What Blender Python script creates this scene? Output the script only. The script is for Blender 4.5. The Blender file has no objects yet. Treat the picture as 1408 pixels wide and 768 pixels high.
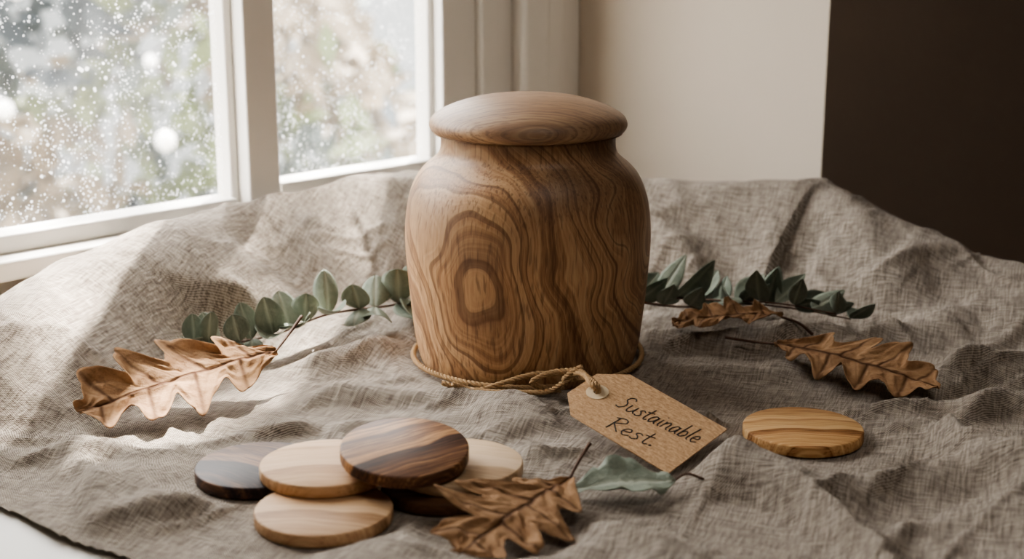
import bpy, math, random
import numpy as np
from mathutils import Vector, Matrix
random.seed(7); rng=np.random.RandomState(7)
scene=bpy.context.scene
try:
    scene.view_settings.view_transform='AgX'; scene.view_settings.look='AgX - Medium High Contrast'
except Exception as ex: print(ex)

# ---------------------------------------------------------------- helpers
def col(r,g,b):
    f=lambda c:(c/255/12.92) if c/255<=.04045 else ((c/255+.055)/1.055)**2.4
    return (f(r),f(g),f(b),1)
def link(o,parent=None):
    scene.collection.objects.link(o)
    if parent: o.parent=parent
    return o
def empty(name,loc=(0,0,0)):
    e=bpy.data.objects.new(name,None); e.empty_display_size=.05; link(e); e.location=loc; return e
def mesh(name,verts,faces,mat=None,smooth=True,parent=None):
    me=bpy.data.meshes.new(name); me.from_pydata([tuple(v) for v in verts],[],faces); me.update()
    if smooth: me.polygons.foreach_set('use_smooth',[True]*len(me.polygons))
    if mat: me.materials.append(mat)
    return link(bpy.data.objects.new(name,me),parent)
# window-aligned frame : k along the window wall, D out of the wall into the room
W0=np.array([-.277,.228]); E=np.array([.695,.719]); Nn=np.array([.719,-.695])
def K(k,D,z=0): p=W0+k*E+D*Nn; return (p[0],p[1],z)
def kD(x,y):
    dx=x-W0[0]; dy=y-W0[1]; return dx*E[0]+dy*E[1], dx*Nn[0]+dy*Nn[1]
def prism(name,poly,z0,z1,mat,parent=None,bevel=0):
    n=len(poly); v=[K(k,D,z0) for k,D in poly]+[K(k,D,z1) for k,D in poly]
    f=[tuple(range(n)),tuple(range(n,2*n))]+[(i,(i+1)%n,n+(i+1)%n,n+i) for i in range(n)]
    o=mesh(name,v,f,mat,False,parent)
    import bmesh
    bm=bmesh.new(); bm.from_mesh(o.data); bmesh.ops.recalc_face_normals(bm,faces=bm.faces)
    if bevel: bmesh.ops.bevel(bm,geom=list(bm.edges),offset=bevel,segments=3,affect='EDGES',profile=.5)
    bm.to_mesh(o.data); bm.free(); return o
def box(name,k0,k1,D0,D1,z0,z1,mat,parent=None,bevel=0):
    return prism(name,[(k0,D0),(k1,D0),(k1,D1),(k0,D1)],z0,z1,mat,parent,bevel)
def cr(pts,n=12):
    P=[np.array(p,float) for p in pts]; P=[2*P[0]-P[1]]+P+[2*P[-1]-P[-2]]; out=[]
    for i in range(1,len(P)-2):
        for j in range(n):
            t=j/n; a,b,c,d=P[i-1],P[i],P[i+1],P[i+2]
            out.append(.5*((2*b)+(c-a)*t+(2*a-5*b+4*c-d)*t*t+(3*b-a-3*c+d)*t**3))
    out.append(P[-2]); return out
def frames(pts):
    T=[]; n=len(pts)
    for i in range(n):
        t=pts[min(i+1,n-1)]-pts[max(i-1,0)]; T.append(t/(np.linalg.norm(t)+1e-9))
    a=np.array([0,0,1.]) if abs(T[0][2])<.9 else np.array([1.,0,0])
    u=np.cross(T[0],a); u/=np.linalg.norm(u); U=[]
    for t in T:
        u=u-t*np.dot(u,t); u/=np.linalg.norm(u)+1e-9; U.append(u)
    return T,U
def tube_geo(pts,rad,seg=8,V=None,F=None):
    V=[] if V is None else V; F=[] if F is None else F
    pts=[np.array(p,float) for p in pts]; T,U=frames(pts); b=len(V); n=len(pts)
    for i,p in enumerate(pts):
        w=np.cross(T[i],U[i]); r=rad[i] if hasattr(rad,'__len__') else rad
        for j in range(seg):
            a=2*math.pi*j/seg; V.append(p+r*(math.cos(a)*U[i]+math.sin(a)*w))
    for i in range(n-1):
        for j in range(seg):
            F.append((b+i*seg+j,b+i*seg+(j+1)%seg,b+(i+1)*seg+(j+1)%seg,b+(i+1)*seg+j))
    F.append(tuple(b+j for j in range(seg))[::-1]); F.append(tuple(b+(n-1)*seg+j for j in range(seg)))
    return V,F
def rope_geo(path,r,V,F,strands=3,pitch=.012):
    pts=cr(path,14); 
    d=[0]
    for i in range(1,len(pts)): d.append(d[-1]+np.linalg.norm(pts[i]-pts[i-1]))
    L=d[-1]; n=int(L/.0009)+2; s=np.linspace(0,L,n); A=np.array(pts)
    P=[np.array([np.interp(x,d,A[:,c]) for c in range(3)]) for x in s]
    T,U=frames(P)
    for k in range(strands):
        q=[]
        for i,p in enumerate(P):
            w=np.cross(T[i],U[i]); a=2*math.pi*(s[i]/pitch+k/strands)
            q.append(p+r*.55*(math.cos(a)*U[i]+math.sin(a)*w))
        tube_geo(q,r*.55,6,V,F)
    for i in range(int(L/.0010)):       # fuzz fibres
        j=random.randrange(1,n-1); w=np.cross(T[j],U[j]); a=random.random()*6.28
        o=math.cos(a)*U[j]+math.sin(a)*w; dd=T[j]*random.uniform(-1,1)+o*random.uniform(.3,1)
        ln=random.uniform(.0015,.0045)
        tube_geo([P[j]+o*r*.8,P[j]+o*r*.8+dd*ln*.5,P[j]+o*r*.8+dd*ln+np.array([0,0,-.0006])],.00009,3,V,F)
def lathe(name,prof,mat,seg=160,parent=None):
    V=[];F=[]
    n=len(prof)
    for (r,z) in prof:
        for j in range(seg):
            a=2*math.pi*j/seg; V.append((r*math.cos(a),r*math.sin(a),z))
    for i in range(n-1):
        for j in range(seg):
            F.append((i*seg+j,i*seg+(j+1)%seg,(i+1)*seg+(j+1)%seg,(i+1)*seg+j))
    F.append(tuple(range(seg))[::-1]); F.append(tuple((n-1)*seg+j for j in range(seg)))
    return mesh(name,V,F,mat,True,parent)
def lat(ix,iy,seed):
    h=np.sin(ix*127.1+iy*311.7+seed*74.7)*43758.5453; return h-np.floor(h)
def vn(x,y,seed=0):
    ix=np.floor(x); iy=np.floor(y); fx=x-ix; fy=y-iy; u=fx**3*(fx*(fx*6-15)+10); v=fy**3*(fy*(fy*6-15)+10)
    return ((lat(ix,iy,seed)*(1-u)+lat(ix+1,iy,seed)*u)*(1-v)+(lat(ix,iy+1,seed)*(1-u)+lat(ix+1,iy+1,seed)*u)*v)*2-1
def sstep(a,b,x):
    t=np.clip((x-a)/(b-a),0,1); return t*t*(3-2*t)

# ---------------------------------------------------------------- node helpers
class M:
    def __init__(s,name):
        s.m=bpy.data.materials.new(name); s.m.use_nodes=True; s.nt=s.m.node_tree; s.n=s.nt.nodes; s.l=s.nt.links
        s.b=s.n['Principled BSDF']; s.tc=s.n.new('ShaderNodeTexCoord')
    def put(s,sock,v):
        if isinstance(v,bpy.types.NodeSocket): s.l.new(v,sock)
        elif v is not None: sock.default_value=v
    def math(s,op,a,b=None,c=None,clamp=False):
        n=s.n.new('ShaderNodeMath'); n.operation=op; n.use_clamp=clamp
        for i,v in enumerate((a,b,c)): s.put(n.inputs[i],v)
        return n.outputs[0]
    def mapping(s,v,scale=(1,1,1),rot=(0,0,0),loc=(0,0,0)):
        n=s.n.new('ShaderNodeMapping'); s.put(n.inputs[0],v); n.inputs['Scale'].default_value=scale
        n.inputs['Rotation'].default_value=rot; n.inputs['Location'].default_value=loc; return n.outputs[0]
    def noise(s,v,scale,detail=3,rough=.5,dist=0,dim='3D',w=None,color=False):
        n=s.n.new('ShaderNodeTexNoise'); n.noise_dimensions=dim
        if dim!='1D': s.put(n.inputs['Vector'],v)
        if w is not None: s.put(n.inputs['W'],w)
        n.inputs['Scale'].default_value=scale; n.inputs['Detail'].default_value=detail
        n.inputs['Roughness'].default_value=rough; n.inputs['Distortion'].default_value=dist
        return n.outputs['Color' if color else 'Fac']
    def ramp(s,f,stops):
        n=s.n.new('ShaderNodeValToRGB'); s.put(n.inputs[0],f); e=n.color_ramp.elements
        while len(e)<len(stops): e.new(.5)
        for q,(p,c) in zip(e,stops): q.position=p; q.color=c if hasattr(c,'__len__') else (c,c,c,1)
        return n.outputs[0]
    def mix(s,f,a,b,mode='MIX'):
        n=s.n.new('ShaderNodeMix'); n.data_type='RGBA'; n.blend_type=mode
        s.put(n.inputs['Factor'],f); s.put(n.inputs['A'],a); s.put(n.inputs['B'],b); return n.outputs['Result']
    def vmath(s,op,a,b):
        n=s.n.new('ShaderNodeVectorMath'); n.operation=op; s.put(n.inputs[0],a); s.put(n.inputs[1],b); return n.outputs[0]
    def sep(s,v):
        n=s.n.new('ShaderNodeSeparateXYZ'); s.put(n.inputs[0],v); return n.outputs
    def bump(s,h,strength=.3,dist=.001):
        n=s.n.new('ShaderNodeBump'); s.put(n.inputs['Height'],h); n.inputs['Strength'].default_value=strength
        n.inputs['Distance'].default_value=dist; s.l.new(n.outputs[0],s.b.inputs['Normal'])
    def set(s,c=None,rough=None,spec=None,**k):
        s.put(s.b.inputs['Base Color'],c); s.put(s.b.inputs['Roughness'],rough)
        if spec is not None: s.b.inputs['Specular IOR Level'].default_value=spec
        return s.m

def paint(name,c,rough=.6,var=.06,bump=.15,scale=40):
    m=M(name); n=m.noise(m.tc.outputs['Object'],6,4)
    c2=tuple(x*(1-var*2) for x in c[:3])+(1,)
    m.bump(m.noise(m.tc.outputs['Object'],scale,6,.6),bump,.002)
    return m.set(m.mix(n,c,c2),rough,.3)

# ---- urn wood
def urn_wood(name,lid=False):
    m=M(name); P=m.tc.outputs['Object']
    w=m.noise(P,9,2,.5,color=True)
    w=m.vmath('MULTIPLY',m.vmath('SUBTRACT',w,(.5,.5,.5)),(.10,.085,.13) if not lid else (.035,.035,.035))
    Q=m.vmath('ADD',P,w); x,y,z=m.sep(Q)
    def d(cx,cz,sx,sz,ay='z',soft=.0):
        a=m.math('MULTIPLY',m.math('SUBTRACT',x,cx),sx); b=m.math('MULTIPLY',m.math('SUBTRACT',z if ay=='z' else y,cz),sz)
        return m.math('SQRT',m.math('ADD',m.math('ADD',m.math('MULTIPLY',a,a),m.math('MULTIPLY',b,b)),soft*soft))
    if lid: Fv=m.math('ADD',d(0,.020,.5,1.5,'y',.008),m.math('MULTIPLY',z,.5))
    else:
        # tall oval figure on the left, grain sweeping over and down the right side
        Fv=d(-.048,.086,1.0,.50,'z',.030)
        Fv=m.math('ADD',Fv,m.math('MULTIPLY',m.math('MULTIPLY',m.math('ADD',x,.05),m.math('SUBTRACT',z,.10)),3.4))
        Fv=m.math('ADD',Fv,m.math('MULTIPLY',y,.14))
    rings=m.noise(None,1,3,.65,dim='1D',w=m.math('MULTIPLY',Fv,240 if not lid else 300))
    broad=m.noise(None,1,1,.5,dim='1D',w=m.math('MULTIPLY',m.math('ADD',Fv,1.7),75))
    lines=m.ramp(m.noise(None,1,1,.5,dim='1D',w=m.math('MULTIPLY',m.math('ADD',Fv,3.1),250 if not lid else 320)),[(.34,1.0),(.43,0.0)])
    fib=m.noise(m.mapping(P,(480,480,24) if not lid else (60,480,480)),1,3,.6)
    pores=m.noise(m.mapping(P,(480,480,44) if not lid else (60,480,480)),1,1)
    s=m.math('ADD',m.math('MULTIPLY',rings,.52),m.math('MULTIPLY',broad,.48))
    s=m.math('ADD',s,m.math('MULTIPLY',m.math('SUBTRACT',fib,.5),.34))
    c=m.ramp(s,[(.28,col(120,87,62)),(.42,col(158,120,87)),(.53,col(184,146,108)),(.68,col(204,170,131))])
    c=m.mix(m.math('MULTIPLY',lines,.50),c,col(92,62,43))
    pr=m.ramp(pores,[(.34,0.0),(.44,1.0)])
    c=m.mix(pr,m.mix(.42,c,col(84,57,40)),c)
    g=m.noise(m.mapping(Q,(5,5,16)),1,2)
    hz=m.math('MULTIPLY',m.math('SUBTRACT',m.sep(P)[2],.06),9,clamp=True) if not lid else 1.0
    c=m.mix(m.math('MULTIPLY',m.ramp(g,[(.40,0.0),(.58,.62)]),hz),c,col(98,79,67))
    m.bump(m.math('ADD',s,m.math('MULTIPLY',pr,.3)),.25,.0006)
    if lid: c=m.mix(.15,c,col(184,156,132))
    return m.set(c,.45,.42)
# ---- straight grained disc wood
def disc_wood(name,cols,scale=160,rot=0,rough=.6,curve=6):
    m=M(name); P=m.mapping(m.tc.outputs['Object'],(1,1,1),(0,0,rot))
    w=m.vmath('MULTIPLY',m.vmath('SUBTRACT',m.noise(P,14,2,color=True),(.5,.5,.5)),(.03,.02,.02))
    x,y,z=m.sep(m.vmath('ADD',P,w))
    F=m.math('ADD',m.math('ADD',y,m.math('MULTIPLY',z,.4)),m.math('MULTIPLY',m.math('MULTIPLY',x,x),curve))
    r=m.noise(None,1,4,.6,dim='1D',w=m.math('MULTIPLY',F,scale*2))
    b=m.noise(None,1,1,.6,dim='1D',w=m.math('MULTIPLY',F,scale*.45))
    f=m.noise(m.mapping(P,(45,900,500)),1,2)
    s=m.math('ADD',m.math('MULTIPLY',r,.5),m.math('ADD',m.math('MULTIPLY',b,.5),m.math('MULTIPLY',m.math('SUBTRACT',f,.5),.3)))
    n=len(cols); c=m.ramp(s,[(.36+.26*i/(n-1),cols[i]) for i in range(n)])
    m.bump(s,.2,.0004); return m.set(c,rough,.25)

# tag frame (used by the cloth too: the cloth lies below the card)
e1=np.array([-.700,.679,.223]); e1/=np.linalg.norm(e1); e2=np.array([-.713,-.649,-.26]); e2-=e1*np.dot(e1,e2); e2/=np.linalg.norm(e2)
O=np.array([.1322,-.224,.020])+.105*e1
xa=-e1; ya=-e2; za=np.cross(xa,ya)
# ================================================================ cloth height field
RP=np.array([(-.56,-.36,.02,.10),(-.46,-.17,.048,.115),(-.402,-.083,.066,.12),(-.33,.0735,.088,.11),(-.276,.205,.095,.11),(-.20,.285,.098,.13),
 (-.121,.312,.101,.15),(0,.30,.09,.15),(.127,.282,.090,.13),(.232,.277,.100,.14),(.296,.269,.102,.14),(.3286,.217,.080,.12),
 (.391,.163,.058,.11),(.445,.103,.042,.10),(.584,-.032,.025,.1),(.80,-.24,.02,.1)])
FLAT=[(0,0,.090,.035),(-.1265,-.330,.043,.025),(-.1775,-.259,.043,.025),(-.055,-.283,.046,.025),(-.132,-.277,.042,.025),(.191,-.188,.044,.025),(-.0475,-.273,.04,.025),
 (.055,-.293,.030,.03),(-.02,-.345,.040,.03),(.085,-.225,.03,.03),(.26,-.07,.03,.05),(-.275,-.13,.035,.06),(-.215,-.095,.03,.05)]
def H(x,y):
    x=np.atleast_1d(np.asarray(x,float)); y=np.atleast_1d(np.asarray(y,float))
    best=np.full(x.shape,9.); zr=np.zeros_like(x); ww=np.ones_like(x); ins=np.zeros_like(x)
    for a,b in zip(RP[:-1],RP[1:]):
        s=b[:2]-a[:2]; L2=s@s; t=np.clip(((x-a[0])*s[0]+(y-a[1])*s[1])/L2,0,1)
        dx=x-(a[0]+t*s[0]); dy=y-(a[1]+t*s[1]); d=np.hypot(dx,dy); m=d<best
        best=np.where(m,d,best); zr=np.where(m,a[2]+t*(b[2]-a[2]),zr); ww=np.where(m,a[3]+t*(b[3]-a[3]),ww)
        c=s[0]*(y-a[1])-s[1]*(x-a[0]); ins=np.where(m,np.where(c<0,1,0),ins)
    left=sstep(-.20,-.34,x)
    zr=zr*(1+.08*(1-.6*left)*vn(x*10,y*10,3)); ww=ww*(1+.22*(1-.7*left)*vn(x*12,y*12,31))
    rc=np.sqrt(best**2+.010**2)-.010
    u=np.clip(1-rc/ww,0,1); hin=zr*(sstep(0,1,u)*.9+u**1.2*.1)
    uo=np.clip(best/.10,0,1); hout=zr*(1-uo*uo)
    k,D=kD(x,y)
    big=np.where(ins>0,hin,hout)
    wx=x+.028*vn(x*8,y*8,11)+.008*vn(x*25,y*25,13); wy=y+.028*vn(x*8,y*8,12)+.008*vn(x*25,y*25,14)
    def ridge(a,b,f1,f2,seed,w=.28):
        u=(wx*a+wy*b); v=(-wx*b+wy*a); n=vn(u*f1,v*f2,seed); return np.exp(-(n/w)**2)
    f =.0115*ridge(.90,.42,3,8,1)
    f+=.0100*ridge(.3,-.95,3,7,2)
    f+=.0060*ridge(.95,.3,8,18,5,.30)
    f+=.0050*ridge(-.5,.86,8,22,6,.30)
    f+=.0030*ridge(.75,.66,14,40,16,.30)
    f+=.0013*vn(wx*42,wy*34,7)+.0006*vn(wx*95,wy*90,8)
    f-=.008
    def seg(ax,ay,bx,by,h,w):
        sx,sy=bx-ax,by-ay; L2=sx*sx+sy*sy; t=np.clip(((wx-ax)*sx+(wy-ay)*sy)/L2,0,1)
        d=np.hypot(wx-ax-t*sx,wy-ay-t*sy); return h*np.exp(-(d/w)**2)*np.sin(np.clip(t*.9+.08,0,1)*math.pi)**.6
    f+=seg(-.21,-.035,-.10,.015,.016,.016)+seg(-.18,-.13,-.04,-.125,.012,.014)+seg(.10,.02,.40,.08,.018,.020)
    f+=seg(.12,-.03,.42,-.06,.012,.018)+seg(.13,-.26,.20,-.38,.016,.016)+seg(.26,-.13,.44,-.20,.018,.016)+seg(.2,-.3,.4,-.33,.020,.02)
    f+=seg(.27,-.22,.33,-.42,.020,.018)+seg(-.38,-.24,-.22,-.22,.014,.018)+seg(-.3,-.25,-.24,-.36,.014,.015)
    f+=seg(.04,-.37,.14,-.46,.012,.015)+seg(-.23,-.19,-.10,-.185,.008,.013)+seg(.02,-.20,-.04,-.155,.006,.012)
    f+=seg(-.38,.03,-.28,.00,.010,.022)+seg(-.33,.10,-.22,.05,.016,.020)+seg(-.25,.22,-.15,.12,.018,.022)+seg(-.17,.27,-.10,.14,.016,.02)
    f+=seg(.15,.25,.14,.12,.016,.02)+seg(.24,.25,.22,.10,.018,.022)+seg(.30,.24,.36,.08,.016,.02)
    f=f*(1-.40*np.clip(big/.08,0,1)**2)*(1-.45*left)
    mask=np.ones_like(x)
    for cx,cy,r,w in FLAT: mask=np.minimum(mask,sstep(r,r+w,np.hypot(x-cx,y-cy)))
    hd=x*.615+y*.788+.4486+.006*vn(x*18,y*18,21)
    mask=mask*(.15+.85*sstep(0,.06,hd))
    fine=.0008*vn(wx*60,wy*55,9)
    h=big*(.2+.8*sstep(0,.08,hd))+f*mask+fine*(1-mask)*sstep(.086,.10,np.hypot(x,y))*.5
    h=np.where(h<0,h*.35,h)
    h=np.maximum(h,-.0035)
    zt=O[2]-((x-O[0])*za[0]+(y-O[1])*za[1])/za[2]
    ax=(x-O[0])*xa[0]+(y-O[1])*xa[1]+(zt-O[2])*xa[2]; ay=(x-O[0])*ya[0]+(y-O[1])*ya[1]+(zt-O[2])*ya[2]
    ox=np.maximum(np.maximum(-ax,ax-.108),0); oy=np.maximum(np.maximum(ay,-.063-ay),0)
    h=np.minimum(h,np.maximum(zt,.002)-.0022+1.2*np.hypot(ox,oy))
    hang=np.maximum(k-.437,0); h=h-7*hang-60*hang**2
    hang=np.maximum(D-.95,0); h=h-8*hang
    return h
def h1(x,y): return float(H(x,y)[0])
ks=np.arange(-.80,.50,.0021); Ds=np.arange(.036,1.0,.0021)
KK,DD=np.meshgrid(ks,Ds,indexing='ij')
X=W0[0]+KK*E[0]+DD*Nn[0]; Y=W0[1]+KK*E[1]+DD*Nn[1]
Z=H(X.ravel(),Y.ravel()).reshape(X.shape)
hd=X*.615+Y*.788+.4486+.006*vn(X*18,Y*18,21)
keep=(hd>0)&(Z>-.34)
wallk=.488+.125*DD-.008
keep&=~((KK>wallk)&(DD<.335))
idx=np.arange(X.size).reshape(X.shape)
q=np.stack([idx[:-1,:-1],idx[:-1,1:],idx[1:,1:],idx[1:,:-1]],-1)[:,:,::-1]
kf=keep[:-1,:-1]&keep[:-1,1:]&keep[1:,1:]&keep[1:,:-1]
q=q[kf]; used=np.unique(q); rm=np.full(X.size,-1); rm[used]=np.arange(len(used)); q=rm[q]
Vc=np.stack([X.ravel(),Y.ravel(),Z.ravel()],-1)[used]
me=bpy.data.meshes.new('linen_cloth'); me.vertices.add(len(Vc)); me.vertices.foreach_set('co',Vc.ravel())
me.loops.add(q.size); me.loops.foreach_set('vertex_index',q.ravel().astype(np.int32))
me.polygons.add(len(q)); me.polygons.foreach_set('loop_start',np.arange(0,q.size,4,dtype=np.int32))
me.polygons.foreach_set('loop_total',np.full(len(q),4,dtype=np.int32)); me.update(); me.validate()
me.polygons.foreach_set('use_smooth',[True]*len(me.polygons))
m=M('linen'); P=m.mapping(m.tc.outputs['Object'],(1,1,1),(0,0,.35))
w=m.vmath('MULTIPLY',m.vmath('SUBTRACT',m.noise(P,60,2,color=True),(.5,.5,.5)),(.0022,.0022,.0022)); P2=m.vmath('ADD',P,w)
x,y,z=m.sep(P2)
tx=m.math('SINE',m.math('MULTIPLY',m.math('ADD',x,m.math('MULTIPLY',z,.6)),2*math.pi/.0018))
ty=m.math('SINE',m.math('MULTIPLY',m.math('ADD',y,m.math('MULTIPLY',z,.7)),2*math.pi/.0018))
sl1=m.noise(m.mapping(P,(800,60,60)),1,2,.6); sl2=m.noise(m.mapping(P,(60,800,200)),1,2,.6)
slub=m.math('ADD',sl1,sl2)
weave=m.math('ADD',m.math('MULTIPLY',m.math('MULTIPLY',tx,ty),.36),slub)
c=m.ramp(m.math('MULTIPLY',weave,.6),[(.43,col(94,84,75)),(.60,col(164,152,139)),(.74,col(208,197,183))])
stain=m.noise(P,9,3); c=m.mix(m.ramp(stain,[(.4,0.0),(.7,.15)]),c,col(128,116,105))
m.bump(weave,1.0,.0012); linen=m.set(c,.95,.12)
m.b.inputs['Sheen Weight'].default_value=.12
me.materials.append(linen)
cloth=link(bpy.data.objects.new('linen_cloth',me))

# ================================================================ room
cream=paint('cream_plaster',col(218,207,192),.8,.05,.3,60)
taupe=paint('taupe_wall_paint',col(176,160,146),.85,.05,.2,60)
roomw=paint('room_wall_paint',col(190,178,164),.85,.05,.2,60)
white=paint('white_gloss_paint',col(236,232,225),.35,.03,.1,120)
floorm=disc_wood('oak_floorboards',[col(70,48,32),col(110,80,55),col(135,100,70)],14)
ZF=-.75; ZC=1.75; HEAD=.80
window=empty('window_1')
prism('wall_window',[(-2,-.10),(.488,-.10),(.488,0),(-2,0)],ZF,.060,cream)
prism('wall_window_upper',[(-2,-.10),(.488,-.10),(.488,0),(-2,0)],HEAD+.06,ZC,cream)
prism('wall_window_side',[(-2,-.10),(-.50,-.10),(-.50,0),(-2,0)],.060,HEAD+.06,cream)
prism('wall_reveal',[(.488,-.10),(.488,0),(.528,.32),(.5285,.32),(.51,-.10)],ZF,ZC,cream)
prism('wall_right',[(.5286,.3202),(3,.3202),(3,-.10),(.511,-.10)],ZF,ZC,taupe)
box('wall_far',3,3.1,-.1,3.3,ZF,ZC,taupe)
box('wall_rear',-2.1,3.1,3.2,3.3,ZF,ZC,roomw)
box('wall_left',-2.1,-2,-.1,3.3,ZF,ZC,roomw)
box('floor',-2.1,3.1,-.1,3.3,ZF-.05,ZF,floorm)
box('ceiling',-2.1,3.1,-.1,3.3,ZC,ZC+.05,roomw)
box('baseboard_right',.56,3,.3205,.335,ZF,ZF+.12,white)
b=.0022
box('sill',-.52,.487,-.095,.030,.060,.078,white,window,.003)
box('mullion',.004,.041,-.03,.012,.078,HEAD,white,window,b)
box('bead_a',-.005,.004,-.03,-.006,.078,HEAD,white,window,b)
box('bead_b',.041,.047,-.03,-.006,.078,HEAD,white,window,b)
box('bead_c',.258,.266,-.03,-.008,.078,HEAD,white,window,b)
box('stile_right',.266,.317,-.03,.006,.078,HEAD,white,window,b)
box('frame_right',.319,.345,-.06,.014,.078,HEAD,white,window,b)
box('frame_right_inner',.347,.372,-.06,.008,.078,HEAD,white,window,b)
box('casing_1',.374,.415,-.06,.026,.078,HEAD+.1,white,window,.006)
box('casing_2',.417,.450,-.06,.018,.078,HEAD+.1,white,window,.006)
box('casing_3',.452,.487,-.06,.010,.078,HEAD+.1,white,window,.005)
box('rail_bottom_a',-.46,-.005,-.03,.004,.078,.094,white,window,b)
box('rail_bottom_b',.047,.258,-.03,.004,.078,.102,white,window,b)
box('rail_top',-.46,.317,-.03,.004,HEAD-.03,HEAD,white,window,b)
box('head',-.52,.487,-.06,.02,HEAD,HEAD+.06,white,window,b)
box('stile_left',-.50,-.44,-.06,.01,.078,HEAD,white,window,b)
# rain-spotted glass
g=M('spotted_glass'); P=g.tc.outputs['Object']
def vor(scale,thr_noise,mult,sub):
    v=g.n.new('ShaderNodeTexVoronoi'); g.l.new(P,v.inputs['Vector']); v.inputs['Scale'].default_value=scale
    rad=g.math('MAXIMUM',g.math('SUBTRACT',g.math('MULTIPLY',g.noise(P,thr_noise,2),mult),sub),0)
    return g.math('LESS_THAN',v.outputs['Distance'],rad)
s1=vor(150,70,.62,.14); s2=vor(300,25,.66,.10)
film=g.ramp(g.noise(P,7,5,.6),[(.3,.01),(.75,.07)])
fac=g.math('ADD',film,g.math('ADD',g.math('MULTIPLY',s1,.34),g.math('MULTIPLY',s2,.26)),clamp=True)
tr=g.n.new('ShaderNodeBsdfTransparent'); tl=g.n.new('ShaderNodeBsdfTranslucent'); tl.inputs[0].default_value=(.92,.93,.95,1)
gl=g.n.new('ShaderNodeBsdfGlossy'); gl.inputs['Roughness'].default_value=.02
mx=g.n.new('ShaderNodeMixShader'); g.l.new(fac,mx.inputs[0]); g.l.new(tr.outputs[0],mx.inputs[1]); g.l.new(tl.outputs[0],mx.inputs[2])
mx2=g.n.new('ShaderNodeMixShader'); mx2.inputs[0].default_value=.03; g.l.new(mx.outputs[0],mx2.inputs[1]); g.l.new(gl.outputs[0],mx2.inputs[2])
g.l.new(mx2.outputs[0],g.n['Material Output'].inputs[0])
for nm,a,bb in(('glass_a',-.45,-.001),('glass_b',.044,.262)):
    mesh(nm,[K(a,-.018,.085),K(bb,-.018,.085),K(bb,-.018,HEAD-.01),K(a,-.018,HEAD-.01)],[(0,1,2,3)],g.m,False,window)

# table
table=empty('painted_table')
tw=paint('white_table_paint',col(232,229,222),.5,.04,.1,60)
box('table_top',-.95,.432,.034,.945,-.034,-.004,tw,table,.003)
box('apron_front',-.90,.39,.89,.91,-.12,-.034,tw,table)
box('apron_back',-.90,.39,.07,.09,-.12,-.034,tw,table)
box('apron_side',.37,.39,.09,.89,-.12,-.034,tw,table)
for i,(k,D) in enumerate([(-.9,.07),(.34,.07),(-.9,.85),(.34,.85)]):
    box('leg_%d'%(i+1),k,k+.05,D,D+.05,ZF,-.034,tw,table,.004)

# ================================================================ urn
urn=empty('wooden_urn')
body=[(.0,0),(.06,0),(.083,.0),(.0865,.0015),(.0885,.006),(.0900,.012),(.0922,.022),(.0940,.036),(.0957,.052),(.0972,.068),(.0986,.085),(.0994,.100),(.0994,.112),(.0985,.124),
 (.0966,.136),(.0933,.147),(.0885,.1565),(.0825,.1635),(.0765,.1685),(.0725,.1725),(.0704,.177),(.0698,.183),(.0700,.188),(.068,.189),(.03,.189)]
bp=[(p[0],p[1]) for p in cr([(a,b_,0) for a,b_ in body[1:-1]],4)]
lathe('urn_body',bp,urn_wood('urn_olive_wood'),192,urn)
lid=[(.03,.1893),(.0715,.1893),(.0745,.190),(.0775,.1922),(.0790,.1955),(.0786,.199),(.0765,.2025),(.0720,.206),(.064,.2100),(.052,.2142),(.038,.2175),(.022,.2195),(.008,.2203),(.001,.2204)]
lp=[(max(p[0],.0005),p[1]) for p in cr([(a,b_,0) for a,b_ in lid],4)]
lathe('urn_lid',lp,urn_wood('lid_wood',True),192,urn)

# ================================================================ discs
def disc(name,x,y,z,mat,r=.0418,t=.0082,tilt=(0,0),rot=0):
    c=.0012; pr=[(.001,0),(r-c,0),(r-.0003,c*.4),(r,c),(r,t-c),(r-.0003,t-c*.4),(r-c,t),(.001,t)]
    o=lathe(name,pr,mat,96); o.location=(x,y,z); o.rotation_euler=(tilt[0],tilt[1],rot); 
    return o
olive=disc_wood('olive_disc',[col(118,76,44),col(176,132,88),col(200,160,112),col(214,180,134)],150,0.05)
lightw=disc_wood('beech_disc',[col(166,128,92),col(202,166,128),col(216,184,148)],90,-.1)
palew=disc_wood('maple_disc',[col(168,140,112),col(202,176,144),col(214,190,162)],60,.2)
ash=disc_wood('ash_disc',[col(150,116,84),col(192,156,120),col(208,176,140)],110,.12)
brown=disc_wood('walnut_disc',[col(64,43,29),col(98,68,46),col(122,88,62)],80,.1)
stripe=disc_wood('rosewood_disc',[col(50,31,23),col(90,61,44),col(124,88,62),col(190,146,102)],110,-.6,.5,2)
dark=disc_wood('burnt_disc',[col(26,17,17),col(48,35,34),col(88,63,50),col(130,97,72)],60,.6,.5,10)
disc('wooden_disc',.191,-.188,.0012,olive)
disc('wooden_disc.001',-.1265,-.330,.0008,ash)
disc('wooden_disc.002',-.1775,-.259,.0008,dark)
disc('wooden_disc.003',-.132,-.277,.0093,lightw)
disc('wooden_disc.004',-.056,-.286,.0008,brown,.040)
disc('wooden_disc.005',-.0475,-.275,.0093,palew)
disc('wooden_disc.006',-.0806,-.287,.0240,stripe,.0405,.0085,(math.radians(7),math.radians(2)))

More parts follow.
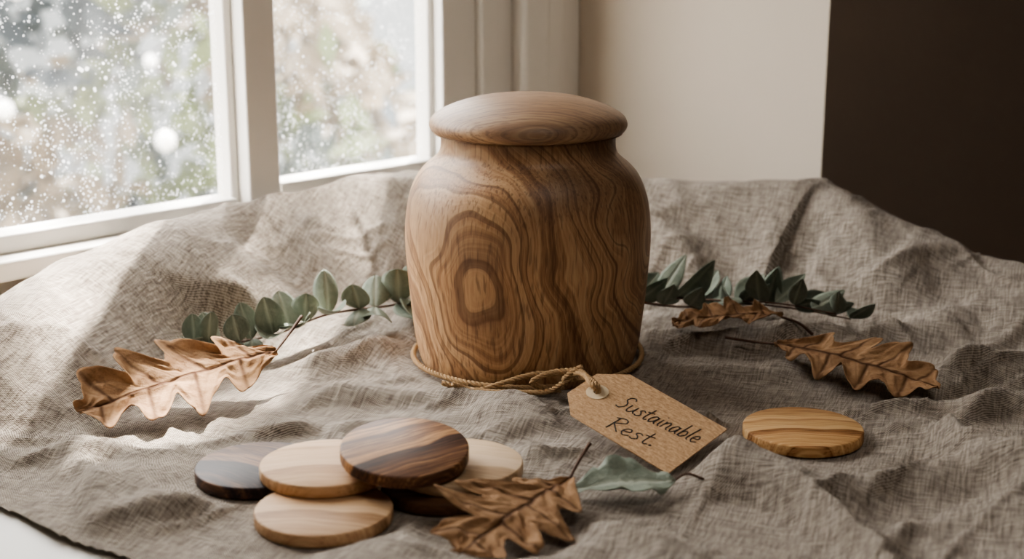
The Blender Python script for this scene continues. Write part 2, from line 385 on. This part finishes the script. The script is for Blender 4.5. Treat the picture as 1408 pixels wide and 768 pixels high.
# ================================================================ leaves
def leafmat(name,base,vein,edge,rough=.6,trans=.15):
    m=M(name); a=m.n.new('ShaderNodeAttribute'); a.attribute_name='vein'
    r,gg,bb=m.sep(a.outputs['Color'])
    P=m.tc.outputs['Object']; n=m.noise(P,60,4,.6); n2=m.noise(P,400,2); n3=m.noise(P,160,4,.7)
    c=m.mix(m.ramp(n,[(.35,0.0),(.7,1.0)]),base,edge); c=m.mix(m.math('MULTIPLY',n2,.25),c,vein)
    c=m.mix(m.ramp(n3,[(.55,0.0),(.75,.35)]),c,vein)
    c=m.mix(r,c,vein); m.bump(m.math('ADD',m.math('MULTIPLY',r,-.8),m.math('ADD',n,n3)),.8,.0018)
    m.set(c,rough,.15)
    tl=m.n.new('ShaderNodeBsdfTranslucent'); m.l.new(c,tl.inputs[0]); mx=m.n.new('ShaderNodeMixShader'); mx.inputs[0].default_value=trans
    m.l.new(m.b.outputs[0],mx.inputs[1]); m.l.new(tl.outputs[0],mx.inputs[2]); m.l.new(mx.outputs[0],m.n['Material Output'].inputs[0]); return m.m
oakm=leafmat('dry_oak_leaf',col(188,152,116),col(80,52,36),col(158,122,90),.85,.2)
oakd=leafmat('dark_oak_leaf',col(162,128,95),col(80,54,38),col(130,98,70),.85,.12)
eucm=leafmat('eucalyptus_leaf_green',col(138,146,132),col(176,180,164),col(110,121,109),.55,.12)
eucd=leafmat('eucalyptus_leaf_dark',col(116,125,112),col(152,157,142),col(92,102,92),.55,.1)
stemm=M('twig'); stemm=stemm.set(col(84,58,42),.7)
def leafgeo(B,T,W,kind,G,curl=0,arch=0,roll=0,crin=0,drape=False,seed=0,lateral=None,bend=0,off=.0015):
    V,F,C=G; B=np.array(B,float); T=np.array(T,float); ax=T-B; L=np.linalg.norm(ax); a=ax/L
    if lateral is None: lt=np.cross(a,[0,0,1.])
    else: lt=np.array(lateral,float); lt-=a*np.dot(lt,a)
    lt/=np.linalg.norm(lt); nm=np.cross(lt,a)
    if roll: 
        c,s=math.cos(roll),math.sin(roll); lt,nm=lt*c+nm*s,nm*c-lt*s
    oak=kind=='oak'; ns,ntt=(200,30) if oak else (22,8); b0=len(V)
    r=np.random.RandomState(seed); ph=r.rand(2)*.25; nl=4.3
    for i in range(ns+1):
        s=i/ns
        for j in range(ntt+1):
            t=-1+2*j/ntt; at=abs(t)
            if oak:
                # obovate outline with deep, toothed lobes
                env=max(math.sin(math.pi*min(1,s**.98*.96+.03)),0)**.62
                pz=(nl*s+(.1 if t<0 else .32)+ph[0 if t<0 else 1])
                lo=.5+.5*math.cos(2*math.pi*pz)
                lo=lo**.75; tooth=.11*abs(math.sin(math.pi*(nl*2.6*s+ph[0]*7+(.4 if t>0 else 0))))-.05
                w=W*env*(.42+.58*lo+tooth)*(1+.14*float(vn(np.array(s*9+seed),np.array(1. if t>0 else 5.),seed)))
                if s<.10: w=min(w,W*(.08+2.2*s))
                fwd=.42*at*w
            else:
                if kind=='round': w=W*math.sin(math.pi*min(1,s))**.62
                else: w=W*(math.sin(math.pi*s**.8)**.9 if s<1 else 0)
                fwd=.0
            x=s*L*(1 if not oak else .93)+fwd
            z=curl*(t*w/W)**2*W+arch*math.sin(math.pi*s)*L+bend*s*s*L
            if crin:
                z+=crin*(.3+at)*float(vn(np.array(s*5+seed),np.array(t*2.0+seed*3),seed))+crin*.20*at*math.sin(s*2*math.pi*nl+(0 if t<0 else 1.5))
                z+=crin*.40*float(vn(np.array(s*20+seed),np.array(t*6+seed*3),seed+5))+crin*1.2*at**4*float(vn(np.array(s*12+seed),np.array(3.*np.sign(t)),seed+6))
            p=B+a*x+lt*(t*w)+nm*z
            V.append(p)
            if oak:
                mid=math.exp(-(at*w/.0013)**2)
                vv=(nl*s+(.1 if t<0 else .32)+ph[0 if t<0 else 1]-.12*(1-at))%1.0; vv=min(vv,1-vv)
                v2=(3*nl*s-at*.8+.3)%1.0; v2=min(v2,1-v2)
                side=math.exp(-(vv/.05)**2)*(1-at*.4)*.9; s2=math.exp(-(v2/.10)**2)*.22
                C.append(min(1,max(mid,side,s2)))
            else: C.append(min(1,.9*math.exp(-(at/.13)**2)))
    if drape:
        A=np.array(V[b0:]); hh=H(A[:,0],A[:,1])+off; dz=A[:,2]-hh
        A[:,2]=hh+np.where(dz>0,dz,0)+np.where(dz<0,np.exp(np.clip(dz/.01,-8,0))*.0008,.0008)
        V[b0:]=[v for v in A]
    for i in range(ns):
        for j in range(ntt):
            p=b0+i*(ntt+1)+j; F.append((p,p+1,p+ntt+2,p+ntt+1))
def finish(name,G,mat,parent=None,thick=.0004):
    V,F,C=G; o=mesh(name,V,F,mat,True,parent)
    ca=o.data.color_attributes.new('vein','FLOAT_COLOR','POINT')
    arr=np.ones((len(V),4)); arr[:,:3]=np.array(C)[:,None]; ca.data.foreach_set('color',arr.ravel())
    if thick:
        sm=o.modifiers.new('thick','SOLIDIFY'); sm.thickness=thick
    return o
def oak(name,B,T,W,stem,mat,**kw):
    e=empty(name); G=([],[],[]); leafgeo(B,T,W,'oak',G,drape=True,**kw); finish('blade',G,mat,e)
    pts=cr(stem,8); V,F=tube_geo(pts,list(np.linspace(.0013,.0009,len(pts))),8); mesh('stem',V,F,stemm,True,e)
    return e
z=lambda x,y,d=0: h1(x,y)+d
oak('oak_leaf',(-.194,-.078,.030),(-.330,-.178,.012),.050,[(-.179,-.046,.050),(-.187,-.060,.040),(-.196,-.080,.030)],oakm,curl=.06,arch=.02,roll=.34,crin=.0034,seed=3)
oak('oak_leaf.001',(.203,-.012,z(.203,-.012,.012)),(.314,-.122,.012),.036,[(.165,.010,z(.165,.010,.012)),(.185,.001,z(.185,.001,.012)),(.204,-.012,z(.203,-.012,.012))],oakm,curl=.06,arch=.03,roll=-.30,crin=.0030,seed=8)
oak('oak_leaf.002',(.024,-.296,.014),(-.046,-.400,.006),.042,[(.038,-.251,.020),(.030,-.276,.018),(.023,-.297,.014)],oakm,curl=.08,arch=.03,roll=.16,crin=.0034,seed=14)
oak('oak_leaf.003',(.215,.022,z(.215,.022,.006)),(.118,.040,z(.118,.04,.003)),.022,[(.24,.02,z(.24,.02,.006)),(.228,.02,z(.228,.02,.006)),(.213,.022,z(.213,.022,.006))],oakd,curl=.3,arch=.04,roll=.2,crin=.003,seed=21)

def euc(name,path,n,ln,wd,mat,kind,seed,lean,stemr=.0012,both=True,t0=.02):
    e=empty(name); r=random.Random(seed); pts=cr(path,16)
    V,F=tube_geo(pts,list(np.linspace(stemr,stemr*.5,len(pts))),8); mesh('branch',V,F,stemm,True,e)
    G=([],[],[])
    for i in range(n):
        s=t0+(1-t0)*(i+r.uniform(-.25,.25)*(0<i<n-1))/(n-1); p=pts[min(len(pts)-1,int(s*(len(pts)-1)))]; q=pts[min(len(pts)-1,int(s*(len(pts)-1))+1)]; q0=pts[max(0,int(s*(len(pts)-1))-1)]
        t=q-q0; t/=np.linalg.norm(t)
        for sd in((1,-1) if both else ((1,) if i%2 else (-1,))):
            side=np.cross(t,[0,0,1.])*sd
            if lean>1:
                if (sd<0)==(i%2==0): d=np.array([0,0,1.])*r.uniform(1.0,1.6)+side*r.uniform(.2,.6)+t*r.uniform(-.2,.5)
                else: d=np.array([0,0,1.])*r.uniform(-.3,.4)+np.array([.3,-1,0])*r.uniform(.4,.9)+t*r.uniform(-.2,.4)
            else: d=np.array([0,0,1.])*r.uniform(.25,1.1)*(1 if sd>0 else .55)+side*r.uniform(.3,1.0)+t*r.uniform(.1,.8)
            d/=np.linalg.norm(d); l=ln*r.uniform(.75,1.15)*(1-.35*s)
            latv=t*1.0+np.array([r.uniform(-.6,.6),r.uniform(-.6,.6),r.uniform(-.4,.4)])
            leafgeo(p,p+d*l,wd*r.uniform(.8,1.1)*(1-.3*s),kind,G,curl=r.uniform(-.5,.7),bend=r.uniform(-.2,.2),lateral=latv,seed=i,drape=True,off=.001)
    finish('leaves',G,mat,e); return e
ep=[(-.085,.090),(-.12,.072),(-.17,.042),(-.21,.015),(-.245,-.010),(-.270,-.026)]
euc('eucalyptus_branch',[(x,y,z(x,y,.018)) for x,y in ep],14,.040,.0150,eucm,'round',5,2)
ep=[(.095,.105),(.14,.103),(.19,.093),(.24,.08),(.285,.075)]
euc('eucalyptus_branch.001',[(x,y,z(x,y,.014)) for x,y in ep],9,.050,.0125,eucd,'lance',9,1)
ep=[(.12,.115),(.17,.10),(.22,.068),(.265,.045)]
euc('eucalyptus_branch.002',[(x,y,z(x,y,.018)) for x,y in ep],10,.054,.0125,eucm,'lance',17,1,both=False)
e=empty('eucalyptus_leaf'); G=([],[],[]); leafgeo((.090,-.289,.008),(.022,-.296,.004),.020,'lance',G,curl=.35,arch=.05,crin=.002,drape=True,seed=2,roll=.10,off=.0012); finish('blade',G,eucm,e)
V,F=tube_geo(cr([(.088,-.289,.0085),(.098,-.284,.012),(.109,-.286,.009)],8),.0008,6); mesh('stalk',V,F,stemm,True,e)

# ================================================================ tag
tagM=Matrix(((xa[0],ya[0],za[0],O[0]),(xa[1],ya[1],za[1],O[1]),(xa[2],ya[2],za[2],O[2]),(0,0,0,1)))
def kraft():
    m=M('kraft_card'); P=m.tc.outputs['Object']; n=m.noise(P,900,3,.7); n2=m.noise(m.mapping(P,(200,700,1)),1,2)
    m.bump(n,.2,.0002); return m.set(m.mix(m.ramp(m.math('MULTIPLY',m.math('ADD',n,n2),.5),[(.4,0.0),(.62,1.0)]),col(160,127,95),col(202,169,132)),.85,.2)
tag=empty('kraft_paper_tag'); tag.matrix_world=tagM
def curve2mesh(cu,name,mat,parent):
    o=bpy.data.objects.new('tmp',cu); scene.collection.objects.link(o); dg=bpy.context.evaluated_depsgraph_get()
    me=bpy.data.meshes.new_from_object(o.evaluated_get(dg)); bpy.data.objects.remove(o); me.name=name; me.materials.clear(); me.materials.append(mat)
    return link(bpy.data.objects.new(name,me),parent)
def poly2d(loops,ext):
    cu=bpy.data.curves.new('c','CURVE'); cu.dimensions='2D'; cu.fill_mode='BOTH'; cu.extrude=ext
    for lp in loops:
        s=cu.splines.new('POLY'); s.points.add(len(lp)-1)
        for p,(a,b_) in zip(s.points,lp): p.co=(a,b_,0,1)
        s.use_cyclic_u=True
    return cu
circ=lambda r,cx,cy,n=40:[(cx+r*math.cos(2*math.pi*i/n),cy+r*math.sin(2*math.pi*i/n)) for i in range(n)]
hx,hy=.0145,-.0308
outer=[(.018,0),(.1045,0),(.105,-.0005),(.105,-.0611),(.1045,-.0616),(.018,-.0616),(.0,-.046),(.0,-.0156)]
curve2mesh(poly2d([outer,circ(.0026,hx,hy)],.0004),'card',kraft(),tag)
ringm=M('hole_reinforcement').set(col(214,194,162),.7)
r_=curve2mesh(poly2d([circ(.0080,hx,hy),circ(.0026,hx,hy)],.00025),'hole_ring',ringm,tag); r_.location=(0,0,.0006)
GL={'S':([[(.95,1.65),(.7,1.92),(.3,1.78),(.22,1.35),(.6,1.0),(.75,.55),(.45,.08),(0,.15)]],1.2),
'u':([[(0,1),(0,.35),(.25,0),(.6,.3),(.7,1)],[(.7,1),(.72,.3),(.95,.05)]],1.05),
's':([[(.6,.85),(.35,1),(.12,.8),(.4,.5),(.5,.2),(.2,0),(0,.12)]],.8),
't':([[(.25,1.7),(.2,.3),(.4,0),(.6,.15)],[(-.1,1.1),(.6,1.18)]],.72),
'a':([[(.6,.9),(.3,1),(.02,.5),(.2,0),(.5,.3),(.65,1)],[(.65,1),(.65,.25),(.85,.02)]],1.0),
'i':([[(.1,1),(.1,.25),(.3,.02)],[(.14,1.45),(.18,1.52)]],.48),
'n':([[(.05,1),(.05,0)],[(.05,.55),(.35,1),(.58,.8),(.6,.2),(.8,0)]],.95),
'b':([[(.05,1.9),(.05,0)],[(.05,.6),(.35,.95),(.65,.5),(.35,0),(.05,.15)]],.88),
'l':([[(.1,1.95),(.08,.3),(.3,0)]],.48),
'e':([[(.05,.5),(.55,.6),(.4,1),(.1,.8),(.02,.35),(.3,0),(.68,.2)]],.8),
'R':([[(.1,1.85),(.05,0)],[(-.15,1.7),(.5,1.92),(.78,1.45),(.1,.95)],[(.1,.95),(.9,0)]],1.1),
'.':([[(.05,.02),(.16,.10),(.10,.16),(.04,.06)]],.3)}
V=[];F=[]
def write(text,x0,y0,x1,y1,h):
    tot=sum(GL[c][1] for c in text); L=math.hypot(x1-x0,y1-y0); sx=L/tot; ang=math.atan2(y1-y0,x1-x0); cx=0
    for ch in text:
        for st in GL[ch][0]:
            q=[]
            for (a,b_) in st:
                lx=(cx+a)*sx+b_*h*.22; ly=b_*h; q.append((x0+lx*math.cos(ang)-ly*math.sin(ang),y0+lx*math.sin(ang)+ly*math.cos(ang),.00048))
            tube_geo(cr(q,6),.00050,6,V,F)
        cx+=GL[ch][1]
write('Sustainable',.033,-.0335,.0990,-.0265,.0076)
write('Rest.',.044,-.0550,.080,-.0490,.0076)
ink=M('black_ink').set((.012,.010,.010,1),.6)
t_=mesh('handwriting',V,F,ink,True,tag); t_.scale=(1,1,.5); t_.location=(0,0,.00028)

# ================================================================ twine
V=[];F=[]
hole=O+xa*hx+ya*hy; up=za
ring=[]
for i in range(41):
    a=math.radians(-75-330*i/40); zz=.0065+.004*max(0,math.sin(a+.3)); ring.append((.0944*math.cos(a),.0944*math.sin(a),zz))
rope_geo(ring,.0021,V,F)
rope_geo([(-.058,-.106,z(-.058,-.106,.003)),(-.040,-.102,.007),(-.020,-.0995,.012),(.003,-.0995,.019),(.017,-.105,.021),(.030,-.116,.026),(.038,-.137,.033),tuple(hole+up*.005+xa*-.006),tuple(hole+up*.002),tuple(hole-up*.004)],.0020,V,F)
rope_geo([(-.066,-.100,z(-.066,-.1,.004)),(-.045,-.105,.008),(-.010,-.107,.007),(.014,-.113,.010),(.027,-.125,.022),(.036,-.140,.033),tuple(hole+up*.005+xa*-.004+ya*.002),tuple(hole+up*.001+ya*.001),tuple(hole-up*.004)],.0020,V,F)
rope_geo([(.024,-.0995,.006),(.010,-.104,.010),(.002,-.109,.016),(.016,-.111,.024),(.032,-.118,.028),(.038,-.130,.034),(.030,-.132,.030),(.026,-.122,.022),(.036,-.118,.022),(.042,-.130,.027)],.0020,V,F)
mt=M('jute'); n=mt.noise(mt.tc.outputs['Object'],700,3); jute=mt.set(mt.mix(n,col(134,106,76),col(204,174,136)),.9,.1)
mesh('jute_twine',V,F,jute)

# ================================================================ garden
def foliage(name,center_fn,n,size,cols,seed):
    r=random.Random(seed); V=[];F=[]; mi=[]
    mats=[]
    for i,c in enumerate(cols):
        m=M(name+'_mat%d'%i); mats.append(m.set(m.mix(m.noise(m.tc.outputs['Object'],3,2),c,tuple(x*.7 for x in c[:3])+(1,)),.6))
    for i in range(n):
        p,ci=center_fn(r); s=size*r.uniform(.5,1.3)
        a=Vector((r.gauss(0,1),r.gauss(0,1),r.gauss(0,1))).normalized(); b_=a.orthogonal().normalized()
        p=Vector(p); k=len(V)
        V+= [p-a*s,p-a*s*.2+b_*s*.45,p+a*s,p-a*s*.2-b_*s*.45]; F.append((k,k+1,k+2,k+3)); mi.append(ci)
    o=mesh(name,V,F,None,False)
    for m in mats: o.data.materials.append(m)
    o.data.polygons.foreach_set('material_index',mi); return o
def hedge(r):
    k=r.uniform(-4.5,3.5); zc=r.uniform(-1.6,1.0); D=-3.4-.4*abs(r.gauss(0,1))-.6*math.sin(k*2.1+zc*1.7)
    nz=float(vn(np.array(k*1.3),np.array(zc*1.8),44))+.15*float(vn(np.array(k*5),np.array(zc*5),4)); ci=0 if nz<-.15 else (1 if nz<.1 else (2 if nz<.4 else 3))
    if r.random()<.10: ci=r.randrange(4)
    return K(k,D,zc),ci
foliage('garden_hedge',hedge,14000,.09,[col(42,54,60),col(74,84,80),col(96,106,66),col(120,106,84)],3)
box('garden_ground',-9,9,-12,-.3,-1.7,-1.6,paint('gravel',col(110,110,102)))
box('garden_wall',-8,8,-6.2,-6,-1.6,1.1,paint('garden_wall_stone',col(120,123,124)))
V=[];F=[];r=random.Random(12)
for i in range(70):
    k=r.uniform(-2.8,1.6); zc=r.uniform(-1.1,.5); c=np.array(K(k,-2.45-.3*r.random(),zc)); s=r.uniform(.012,.036)
    tube_geo([c+np.array([0,0,-s]),c+np.array([0,0,-s*.6]),c,c+np.array([0,0,s*.6]),c+np.array([0,0,s])],[s*.1,s*.8,s,s*.8,s*.1],8,V,F)
mesh('bokeh_spheres',V,F,M('bokeh_white').set((.9,.9,.88,1),.4))  # white spheres added to blur into bright bokeh highlights

# ================================================================ light
sd=Vector((*(-E*.56+Nn*.42),-.86)).normalized()
sun=bpy.data.lights.new('sun','SUN'); sun.energy=60; sun.angle=math.radians(1.4); sun.color=(1,.93,.84)
so=link(bpy.data.objects.new('sun',sun)); so.rotation_euler=sd.to_track_quat('-Z','Y').to_euler(); so.location=(-2,2,4)
cc=Vector(K(-.25,.15,0))-sd*2.2
rc_=random.Random(23); clus=[Vector((rc_.uniform(-.8,.8),rc_.uniform(-.8,.8),rc_.uniform(-.3,.3))) for i in range(80)]
def dapple_leaf(r):
    c=clus[r.randrange(len(clus))]; p=cc+c+Vector((r.gauss(0,.08),r.gauss(0,.08),r.gauss(0,.08))); return tuple(p),r.randrange(2)
foliage('dapple_canopy',dapple_leaf,2700,.05,[col(90,100,60),col(110,115,70)],8)  # out-of-view leaves added to break the sun into patches on the cloth
V,F=tube_geo([np.array(K(2.4,-2.0,-1.6)),np.array(K(2.3,-1.9,.5)),np.array(cc)+np.array([.5,.3,-.3]),np.array(cc)],[.09,.07,.04,.015],10)
mesh('dapple_trunk',V,F,M('bark').set(col(90,78,66),.9))  # unseen stem added to carry the sun-blocking leaves

w=bpy.data.worlds.new('sky'); scene.world=w; w.use_nodes=True; nt=w.node_tree; bg=nt.nodes['Background']
tc=nt.nodes.new('ShaderNodeTexCoord'); sp=nt.nodes.new('ShaderNodeSeparateXYZ'); rp=nt.nodes.new('ShaderNodeValToRGB')
nt.links.new(tc.outputs['Generated'],sp.inputs[0]); nt.links.new(sp.outputs[2],rp.inputs[0]); nt.links.new(rp.outputs[0],bg.inputs[0])
e=rp.color_ramp.elements; e[0].position=0; e[0].color=(.60,.59,.57,1); e[1].position=.6; e[1].color=(1,.98,.96,1)
bg.inputs[1].default_value=15.0
pl=bpy.data.lights.new('window_portal','AREA'); pl.shape='RECTANGLE'; pl.size=.80; pl.size_y=.76
try: pl.cycles.is_portal=True
except Exception as ex: print('portal',ex)
po=link(bpy.data.objects.new('window_portal',pl)); po.location=K(-.1,-.11,.44)
po.rotation_euler=Vector((Nn[0],Nn[1],0)).to_track_quat('-Z','Y').to_euler()
# unseen area lamp added below the ceiling as soft room fill
cl=bpy.data.lights.new('room_fill','AREA'); cl.shape='DISK'; cl.size=1.0; cl.energy=8; cl.color=(1,.93,.85)
co=link(bpy.data.objects.new('room_fill',cl)); co.location=K(-.45,1.5,ZC-.06)

# ================================================================ camera
cd=bpy.data.cameras.new('camera'); cam=link(bpy.data.objects.new('camera',cd)); cd.lens=50; cd.sensor_width=36
cam.location=(-.0129,-1.13,.35); cam.rotation_euler=(math.radians(76),0,0); cd.clip_start=.01
cd.dof.use_dof=True; cd.dof.focus_distance=1.05; cd.dof.aperture_fstop=5.6
scene.camera=cam
